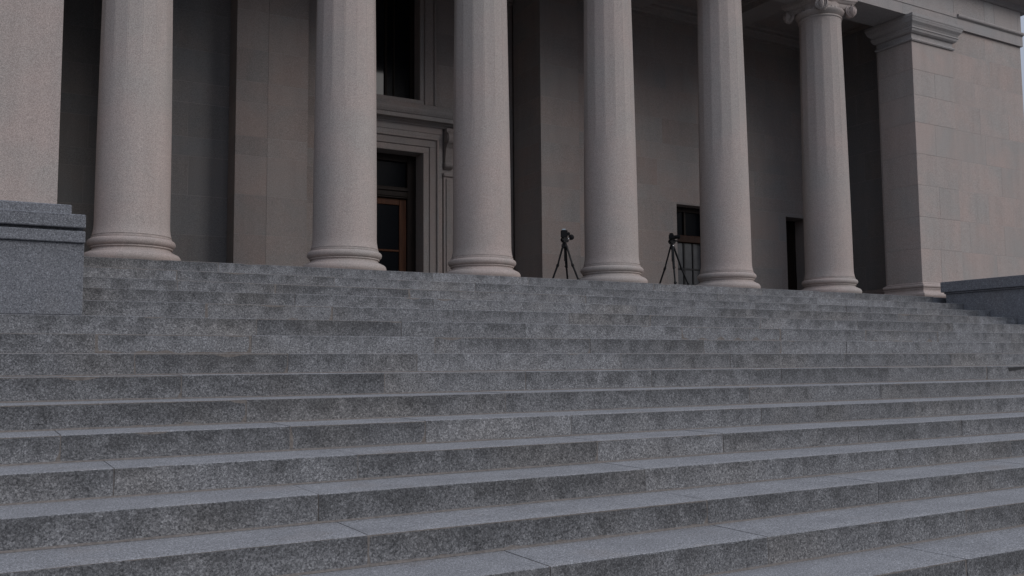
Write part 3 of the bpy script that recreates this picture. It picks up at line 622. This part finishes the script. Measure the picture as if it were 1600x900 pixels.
# ------------------------------------------------------------------ tripods with cameras
def tripod(cx_, cy_, apex, feet, label, kind):
    t_ = thing('tripod', (cx_, cy_, FZ), label, 'tripod', 'camera tripods between the columns')
    ap = Vector((cx_, cy_, apex))
    for fx, fy in feet:
        f_ = Vector((cx_+fx, cy_+fy, FZ+0.012)); d = (f_-ap)
        a0 = ap + Vector((fx, fy, 0)).normalized()*0.03
        bm = bmesh.new(); nrm = Vector((-d.y, d.x, 0)).normalized()
        p1 = ap+d*0.45; p2 = ap+d*0.78
        for s in (-1, 1): add_tube(bm, a0+nrm*0.013*s, p1+nrm*0.010*s, 0.0125, 0.0115, 8)
        add_tube(bm, ap+d*0.40, p2, 0.0165, 0.015, 10); add_tube(bm, ap+d*0.74, f_-d*0.015, 0.0125, 0.010, 10)
        lg = bm_obj('leg', bm, M_tube, t_, smooth=40)
        bm = bmesh.new()
        for q in (0.43, 0.76): add_tube(bm, ap+d*q, ap+d*(q+0.05), 0.024, 0.021, 10)
        add_tube(bm, ap+d*0.445+nrm*0.014, ap+d*0.445+nrm*0.032, 0.007, 0.006, 8); add_tube(bm, ap+d*0.775+nrm*0.012, ap+d*0.775+nrm*0.030, 0.008, 0.007, 8)
        bm_obj('leg_clamp', bm, M_black, lg, smooth=40)
        bm = bmesh.new(); add_lathe(bm, [(0.006, 0.03), (0.012, 0.022), (0.014, 0.0), (0.010, -0.011)], 10, f_); bm_obj('rubber_foot', bm, M_black, lg, smooth=40)
    bm = bmesh.new(); add_lathe(bm, [(0.018, -0.05), (0.036, -0.035), (0.040, 0.0), (0.036, 0.012), (0.022, 0.018), (0.02, 0.03)], 16, ap); bm_obj('shoulder', bm, M_black, t_, smooth=40)
    bm = bmesh.new(); add_tube(bm, ap-Vector((0, 0, 0.24)), ap+Vector((0, 0, 0.04)), 0.015, 0.015, 12); add_tube(bm, ap-Vector((0, 0, 0.255)), ap-Vector((0, 0, 0.238)), 0.016, 0.013, 12)
    bm_obj('centre_column', bm, M_tube, t_, smooth=40)
    hz = apex+0.005
    bm = bmesh.new()
    add_lathe(bm, [(0.028, 0), (0.034, 0.008), (0.034, 0.03), (0.026, 0.036), (0.026, 0.06), (0.036, 0.066), (0.036, 0.085), (0.02, 0.09)], 16, (cx_, cy_, hz))
    add_box(bm, cx_-0.042, cx_+0.042, cy_-0.032, cy_+0.035, hz+0.05, hz+0.125)
    add_tube(bm, (cx_-0.065, cy_, hz+0.085), (cx_+0.06, cy_, hz+0.085), 0.030, 0.030, 14)
    add_box(bm, cx_-0.045, cx_+0.045, cy_-0.035, cy_+0.035, hz+0.112, hz+0.126)
    bm_obj('head', bm, M_black, t_, smooth=40)
    if kind == 1:
        bm = bmesh.new(); add_tube(bm, (cx_-0.04, cy_-0.01, hz+0.06), (cx_-0.085, cy_-0.06, hz+0.0), 0.007, 0.007, 8); add_tube(bm, (cx_-0.085, cy_-0.06, hz+0.0), (cx_-0.105, cy_-0.08, hz-0.03), 0.015, 0.013, 10)
        bm_obj('pan_handle', bm, M_black, t_, smooth=40)
        bm = bmesh.new(); add_tube(bm, (cx_+0.03, cy_-0.01, hz+0.09), (cx_+0.08, cy_-0.02, hz+0.125), 0.012, 0.010, 10); bm_obj('tilt_bar', bm, M_silver, t_, smooth=40)
        bm = bmesh.new(); ax = Vector((-0.45, -0.88, -0.1)).normalized(); add_lathe(bm, [(0.028, -0.035), (0.042, -0.03), (0.046, -0.01), (0.046, 0.012), (0.038, 0.018)], 20, (cx_+0.108, cy_-0.03, hz+0.135), ax); bm_obj('tilt_knob', bm, M_black, t_, smooth=40)
    else:
        bm = bmesh.new(); add_tube(bm, (cx_+0.03, cy_+0.01, hz+0.10), (cx_+0.13, cy_+0.05, hz+0.115), 0.009, 0.009, 8); add_tube(bm, (cx_+0.09, cy_+0.034, hz+0.109), (cx_+0.19, cy_+0.07, hz+0.118), 0.018, 0.015, 10)
        bm_obj('pan_handle', bm, M_black, t_, smooth=40)
        bm = bmesh.new(); add_tube(bm, (cx_-0.03, cy_-0.01, hz+0.04), (cx_-0.075, cy_-0.03, hz+0.045), 0.009, 0.012, 8); bm_obj('lock_knob', bm, M_black, t_, smooth=40)
        bm = bmesh.new(); add_tube(bm, (cx_-0.012, cy_-0.035, hz+0.012), (cx_-0.012, cy_-0.048, hz+0.012), 0.011, 0.010, 12); bm_obj('lock_button', bm, M_silver, t_, smooth=40)
    return hz+0.124
def still_camera(cx_, cy_, z, rot, portrait, label):
    c = thing('camera', (cx_, cy_, z), label, 'camera', 'cameras mounted on tripods')
    Mx = Matrix.Rotation(rot, 3, 'Z')
    def fin(name, bm, mat):
        for v in bm.verts: v.co = Mx @ Vector((v.co.x*1.3, v.co.y*1.3, v.co.z*1.0)) + Vector((cx_, cy_, z))
        return bm_obj(name, bm, mat, c, smooth=35)
    w, h = (0.085, 0.125) if portrait else (0.125, 0.088)
    bm = bmesh.new(); add_box(bm, -w/2, w/2, -0.028, 0.028, 0.0, h); bmesh.ops.bevel(bm, geom=bm.edges[:], offset=0.010, segments=2, affect='EDGES'); body = fin('body', bm, M_black)
    bm = bmesh.new()
    if portrait: add_box(bm, -w/2-0.030, -w/2+0.004, -0.025, 0.020, 0.035, 0.090)
    else: add_box(bm, -0.030, 0.030, -0.024, 0.026, h-0.004, h+0.028)
    bmesh.ops.bevel(bm, geom=bm.edges[:], offset=0.008, segments=2, affect='EDGES'); fin('viewfinder_hump', bm, M_black)
    bm = bmesh.new(); add_lathe(bm, [(0.030, 0), (0.033, 0.01), (0.033, 0.05), (0.037, 0.055), (0.038, 0.085), (0.032, 0.086), (0.028, 0.07)], 24, (0, -0.026, h*0.48), (0, -1, 0)); ln = fin('lens', bm, M_black)
    if portrait:
        bm = bmesh.new(); add_box(bm, -0.018, 0.026, -0.030, 0.014, h-0.002, h+0.020); bmesh.ops.bevel(bm, geom=bm.edges[:], offset=0.004, segments=1, affect='EDGES'); fin('pale_top', bm, M_screen)  # pale block on top of the body
    else:
        bm = bmesh.new(); add_box(bm, -w/2-0.012, -w/2+0.028, -0.046, -0.02, 0.006, h-0.012); bmesh.ops.bevel(bm, geom=bm.edges[:], offset=0.008, segments=2, affect='EDGES'); fin('grip', bm, M_black)
z1 = tripod(8.285, 1.75, 0.725, [(-0.28, 0.065), (0.16, -0.25), (0.195, 0.205)], 'black tripod standing between the third and fourth columns', 1)
still_camera(8.275, 1.75, z1, R(150), True, 'small black camera with pale top on the left tripod')
z2 = tripod(10.535, 1.75, 0.835, [(-0.20, 0.23), (-0.17, -0.28), (0.36, -0.10)], 'black tripod in front of the side doorway, beside the fifth column', 2)
still_camera(10.525, 1.75, z2-0.004, R(40), False, 'black camera on the right tripod near the side doorway')
